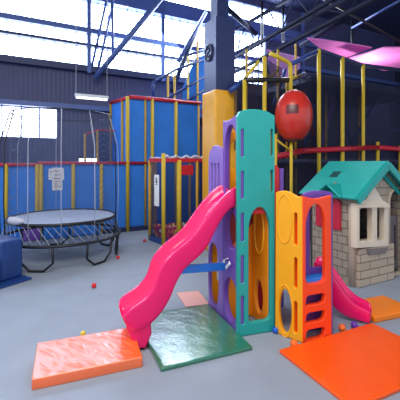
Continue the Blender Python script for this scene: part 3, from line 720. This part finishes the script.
# cream window frame with a small gable
wfo = BF.uvs([(355.5, 248), (387.5, 246), (387.5, 203.5), (381.5, 200), (373, 186), (365, 199), (355.5, 203.5)])
wfh = [BF.uvs([(358.5, 241), (371.5, 240.5), (371.5, 210), (370, 207.5), (360, 208), (358.5, 210)]), BF.uvs([(376, 240.5), (383.5, 240), (383.5, 209), (382, 206.5), (377, 207), (376, 209)])]
wf = panel('window_frame', BF, wfo, wfh, .09, CREAM, hs, .02, .008)
bmx = bmesh.new(); ca, cb = BF.uv(356, 206), BF.uv(387, 206)
beam(bmx, BF.at(ca[0], ca[1] + .0, .03), BF.at(cb[0], cb[1], .03), .03, .03); bm_link('window_sill', bmx, CREAM, hs)
o = panel('flower_box', BF, BF.uvs([(368, 255), (384.5, 253), (386, 248), (366.5, 249.5)]), [], .03, mat('grey_plastic', (120, 112, 110), .6), hs, .022, .006)
panel('yellow_shelf', HF_, [(.24, .78), (.34, .78), (.34, 1.12), (.24, 1.12)], [], .02, YELLOW, hs, -.3, .004)
# half door
panel('door', HF_, arch(da + .02, db - .02, .08, .85, rb=.01, rise=.3), [slot(da + .08, da + .13, .2, .7), slot(da + .22, da + .27, .2, .7)], .03, mat('brown_grey_plastic', (98, 88, 92), .5), hs, -.06, .006)
# door arch trim
pts = [HF_.at(da - .005, .02, .005)] + [HF_.at((da + db) / 2 - (db - da) / 2 * math.cos(a) * 1.02, 1.07 + .18 * math.sin(a), .005) for a in [math.pi * i / 12 for i in range(13)]] + [HF_.at(db + .005, .02, .005)]
tube_obj('door_trim', pts, .022, BEIGE, hs, 8)
# roof
def slab(name, a, b, c, d, th, m_, par, bev=.012):
    a, b, c, d = map(Vector, (a, b, c, d)); n = (b - a).cross(d - a).normalized()
    if n.z < 0: n = -n
    bm = bmesh.new(); v = [bm.verts.new(p) for p in (a, b, c, d)]; w_ = [bm.verts.new(p + n * th) for p in (a, b, c, d)]
    bm.faces.new(v); bm.faces.new(w_[::-1])
    for i in range(4): j = (i + 1) % 4; bm.faces.new((v[i], w_[i], w_[j], v[j]))
    return bm_link(name, bm, m_, par, bevel=bev)
def hp(u, w, z): return H0 + R_ * u + N_ * w + UP * z
sh = brickmat('teal_shingles', (26, 160, 150), (16, 120, 115), .16, .07)
oh = .10; e0 = eh_ - .03; slope = (pk - eh_) / (Wd / 2)
zl = eh_ - slope * oh
def roof_half(sgn):
    u_e = -oh if sgn < 0 else Wd + oh
    p = [hp(u_e, -.12, zl), hp(Wd / 2, -.12, pk), hp(Wd / 2, .84, pk), hp(u_e, .84, zl)]
    return slab('roof_slope', *p, .04, ROOF, hs)
rl_ = roof_half(-1); rr_ = roof_half(1)
# shingle rows raised on the roof
for k in range(1, 7):
    t = k / 7.0
    for sgn, par in ((-1, rl_), (1, rr_)):
        u = (-oh + (Wd / 2 + oh) * t) if sgn < 0 else (Wd + oh - (Wd / 2 + oh) * t); z = zl + (pk - zl) * t + .042
        o = tube_obj('shingle_edge', [hp(u, -.115, z), hp(u, .835, z)], .007, ROOF, hs, 6)
# front gable bargeboards with curved foot
for s_ in (-1, 1):
    pts = [hp(Wd / 2 + s_ * (Wd / 2 + oh) * t, -.13, pk - (pk - zl) * t - .03 + .0) for t in (0, .2, .4, .6, .8, .95)] 
    bm = bmesh.new()
    for a, b in zip(pts, pts[1:]): beam(bm, a, b, .035, .085)
    bm_link('bargeboard', bm, ROOF, hs)
pts = [hp(Wd / 2 + s_ * .30 * abs(s_), -.05, pk - .27) for s_ in (-1, 0, 1)]
bm = bmesh.new()
for s_ in (-1, 1): beam(bm, hp(Wd / 2, -.02, pk - .13), hp(Wd / 2 + s_ * .40, -.02, pk - .13 - .40 * slope), .03, .05)
bm_link('gable_trim', bm, ROOF, hs)
# dormer over the side window
for s_ in (-1, 1):
    slab('dormer_roof', hp(-.16, .29 + s_ * .22, eh_ - .06), hp(-.16, .29, eh_ + .10), hp(.12, .29, eh_ + .10), hp(.12, .29 + s_ * .22, eh_ - .06), .03, ROOF, hs)
# skylight-like dark vent in roof
slab('roof_vent', hp(.20, .42, zl + slope * (.30) + .042), hp(.31, .42, zl + slope * .41 + .042), hp(.31, .56, zl + slope * .41 + .042), hp(.20, .56, zl + slope * .30 + .042), .01, mat('dark_green_plastic', (14, 70, 72), .6), hs, .003)

# ================================================================ RIGHT CLIMBING FRAME
FR0 = Vector((1.94, 6.6, 0)); CF = Plane(FR0, R_)
cf = thing('climbing_structure', 'tall dark netted climbing frame with yellow posts, red rail and pink roof panels', 'play structure', FR0 + R_ * 1.5)
uu = lambda px: CF.uv(px, 100)[0]
def cpost(px, top, bottom=0.0, r=.036, m_=YPAD, off=.0):
    u = uu(px); tube_obj('post', [CF.at(u, bottom, off), CF.at(u, CF.uv(px, top)[1], off)], r, m_, cf)
for px, top, off, r in ((317.8, 50, .03, .038), (341.3, 58, .03, .04), (362, 65, .03, .036), (376.5, 142, .03, .036), (399, 146, .03, .036), (264.5, 57, .0, .038), (244.5, 80, .0, .036)):
    cpost(px, top, 0, r, YPAD, off)
for px, top in ((311, 70), (345, 80), (352, 82), (253, 44), (269, 38), (257, 76), (386, 80), (320.5, 33), (302, 39)):
    cpost(px, top, 0, .024, YPADD, -.7)
# red rail
tube_obj('rail_pad', [CF.at(uu(273), CF.uv(273, 157)[1], .06), CF.at(uu(300), CF.uv(300, 151)[1], .06)], .055, REDPAD, cf)
tube_obj('rail_pad', [CF.at(uu(300), CF.uv(300, 151)[1], .06), CF.at(uu(375), CF.uv(375, 147.5)[1], .06)], .055, REDPAD, cf)
tube_obj('rail_pad', [CF.at(uu(375), CF.uv(375, 147.5)[1], .06), CF.at(uu(420), CF.uv(420, 151)[1], .06)], .055, REDPAD, cf)
# nets
ua, ub = uu(268), uu(425)
for a, b in ((240, 275), (275, 318), (318, 341), (341, 376), (376, 425)):
    panel('net_panel', CF, [(uu(a), .05), (uu(b), .05), (uu(b), 1.62), (uu(a), 1.62)], [], .01, BLACKNET, cf, -.05, .001)
for a, b in ((300, 341), (341, 425)):
    panel('net_panel', CF, [(uu(a), 1.7), (uu(b), 1.7), (uu(b), 3.45), (uu(a), 3.35)], [], .01, BLACKNET, cf, -.05, .001)
# decks and inner dark padding
DK = mat('dark_deck_vinyl', (34, 38, 76), .6, var=.3, vscale=3)
DK2 = mat('dark_maroon_vinyl', (60, 28, 56), .6, var=.3, vscale=3)
for z in (1.62, 3.3):
    bm = bmesh.new(); obox(bm, CF.at((ua + ub) / 2 + (.0 if z < 2 else .5), z, -1.0), CF.d * (ub - ua) / 2 * (1 if z < 2 else .75), UP * .06, CF.n * .93); bm_link('deck', bm, DK, cf)
CB = Plane(CF.at(0, 0, -2.0), R_)
for i, (a, b) in enumerate(((uu(262), uu(275)), (uu(275), uu(318)), (uu(318), uu(350)), (uu(350), uu(385)), (uu(385), uu(460)))):
    panel('back_padding', CB, [(a, .02), (b - .01, .02), (b - .01, 1.6 if i == 0 else 3.6), (a, 1.6 if i == 0 else 3.6)], [], .05, (DK, DK2)[i % 2], cf, 0, .01)
# crossing blue & pink tubes inside
for (x0, y0, x1, y1, m_, of) in ((322, 85, 332, 135, DRED, -.5), (333, 80, 326, 140, PURPLE, -.9), (372, 140, 400, 90, BSTEEL, -.5), (385, 150, 365, 95, BSTEEL, -.8), (300, 100, 313, 60, BSTEEL, -.8), (356, 150, 372, 85, PURPLE, -1.0), (347, 145, 343, 90, BSTEEL, -.9), (330, 145, 340, 100, BSTEEL, -.7)):
    a = CF.uv(x0, y0); b = CF.uv(x1, y1); tube_obj('climbing_tube', [CF.at(*a, of), CF.at(*b, of)], .04, m_, cf, 8)
# bent yellow pipes, upper left tier
def cpipe(pts, r, m_, off=0, nm='bent_pipe'):
    return tube_obj(nm, [CF.at(*CF.uv(*p), off) for p in pts], r, m_, cf, 8)
cpipe([(246, 80), (254, 70), (262, 60)], .03, YPAD, -.1)
cpipe([(269, 54), (278, 58), (286, 62), (289, 65), (289.5, 72), (289.5, 100)], .042, YPAD, .03)
cpipe([(271, 68), (286, 84)], .025, YPADD, -.2); cpipe([(286, 66), (271, 82)], .025, YPADD, -.2)
cpipe([(289, 65), (300, 60), (318, 51)], .045, BSTEEL, 0, 'blue_pipe')
cpipe([(289, 80), (305, 74)], .03, YPADD, -.1); cpipe([(300, 78), (316, 70)], .04, BSTEEL, -.3, 'blue_pipe')
cpipe([(244.5, 80), (289, 80)], .05, BLACK, 0, 'deck_edge'); cpipe([(233, 90), (246, 80)], .05, BSTEEL, -.1, 'blue_pipe')
cpipe([(318, 50), (341, 58), (362, 65), (400, 70)], .045, NAVY, 0, 'blue_pipe')
panel('slanted_net', CF, CF.uvs([(246, 80), (262, 60), (269, 56), (288, 66), (288, 80)]), [], .01, BLACKNET, cf, -.15, .001)
panel('net_panel', CF, CF.uvs([(236, 150), (236, 92), (244, 82), (288, 82), (288, 150)]), [], .01, BLACKNET, cf, -.06, .001)
# pink roof panels, sloping slabs under the roof
PKR = mat('pink_roof_fabric', (250, 140, 215), .6, var=.08, emit=None)
def quad_panel(name, pts, th, m_, par):
    pts = [Vector(p) for p in pts]; bm = bmesh.new(); v = [bm.verts.new(p) for p in pts]; w_ = [bm.verts.new(p + UP * th) for p in pts]
    bm.faces.new(v); bm.faces.new(w_[::-1]); n = len(pts)
    for i in range(n): j = (i + 1) % n; bm.faces.new((v[i], w_[i], w_[j], v[j]))
    return bm_link(name, bm, m_, par)
def Z(px, py, h):  # point at height h above the eye level
    d = F * (EYE - h) / (py - HY); return Vector(((px - 200) / F * d, d, h))
quad_panel('roof_panel', [Z(307, 38.5, 4.6), Z(320, 40, 4.6), Z(343, 43, 4.6), Z(372, 48, 4.6), Z(340, 60, 4.6), Z(322, 50, 4.6)], .03, PKR, cf)
quad_panel('roof_panel', [Z(348, 59, 4.3), Z(384, 48, 4.3), Z(414, 48, 4.3), Z(414, 68, 4.3), Z(384, 71, 4.3)], .03, PKR, cf)
quad_panel('roof_panel', [Z(266, 50, 4.6), Z(300, 58, 4.6), Z(300, 68, 4.5), Z(282, 84, 4.0), Z(270, 74, 4.2)], .03, mat('lilac_roof_fabric', (190, 140, 205), .6), cf)
# the big red ball and its stand
bd = 6.0; bc = Vector(((293.5 - 200) / F * bd, bd, hz(116, bd)))
bm = bmesh.new(); bmesh.ops.create_uvsphere(bm, u_segments=48, v_segments=28, radius=1)
for v in bm.verts: v.co = Vector((v.co.x * .325, v.co.y * .325, v.co.z * .462)) + bc
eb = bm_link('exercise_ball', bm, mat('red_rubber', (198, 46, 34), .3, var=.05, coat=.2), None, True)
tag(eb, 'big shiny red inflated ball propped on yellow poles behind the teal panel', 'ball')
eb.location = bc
eb.data.materials.append(mat('dark_red_reflection', (95, 22, 30), .35))  # window reflection painted as a dark patch on the ball's front
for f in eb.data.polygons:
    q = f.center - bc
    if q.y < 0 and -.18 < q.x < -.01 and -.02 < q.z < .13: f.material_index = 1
for v in eb.data.vertices: v.co -= bc
sd_ = thing('ball_stand', 'yellow pole stand under the big red ball', 'stand', (bc.x, bc.y, 0))
zb = bc.z - .462
tube_obj('pole', [(bc.x - .04, bd, 0), (bc.x - .04, bd, zb + .0)], .028, YPAD, sd_)
xl = (275.5 - 200) / F * bd
tube_obj('pole', [(xl, bd, 0), (xl, bd, hz(134, bd))], .028, YPAD, sd_)
tube_obj('brace', [(xl, bd, hz(139, bd)), (bc.x - .04, bd, hz(151, bd))], .02, YPADD, sd_)
tube_obj('cradle', ring((bc.x, bc.y), .135, zb + .026, 24), .016, BLACK, sd_, 6, True)

# ================================================================ LIGHT
w_ = bpy.data.worlds.new('World'); SC.world = w_; w_.use_nodes = True
bg = w_.node_tree.nodes['Background']; bg.inputs[0].default_value = (.78, .86, 1, 1); bg.inputs[1].default_value = .85
def area(name, loc, tgt, sx, sy, e, col):
    l = bpy.data.lights.new(name, 'AREA'); l.shape = 'RECTANGLE'; l.size = sx; l.size_y = sy; l.energy = e; l.color = col
    o = bpy.data.objects.new(name, l); COL.objects.link(o); o.location = loc
    o.rotation_euler = (Vector(tgt) - Vector(loc)).to_track_quat('-Z', 'Y').to_euler(); return o
area('front_fill_light', (-.5, 1.0, 5.6), (.5, 3.6, 0), 3, 2, 200, (1, .96, .9))  # soft fill added overhead for the front; no fixture is modelled
area('window_daylight', WALL.at(2.2, 5.3, .6), (0, 3, 0), 7, 1.6, 480, (.8, .9, 1))
l = bpy.data.lights.new('roof_panel_fill', 'POINT'); l.energy = 45; l.shadow_soft_size = .15; l.color = (1, .9, .95)  # small fill light added to brighten the pink roof panels
o = bpy.data.objects.new('roof_panel_fill', l); COL.objects.link(o); o.location = (4.4, 8.9, 3.75)

# ================================================================ CAMERA
cam = bpy.data.cameras.new('camera'); co = bpy.data.objects.new('camera', cam); COL.objects.link(co)
co.location = (0, 0, EYE); co.rotation_euler = (math.pi / 2, 0, 0)
cam.sensor_width = 36; cam.lens = F / 400 * 36; cam.shift_y = (HY - 200) / 400; cam.clip_start = .05
SC.camera = co
SC.view_settings.view_transform = 'Standard'; SC.view_settings.look = 'None'; SC.view_settings.gamma = 1; SC.view_settings.use_curve_mapping = False
SC.view_settings.exposure = 0.45
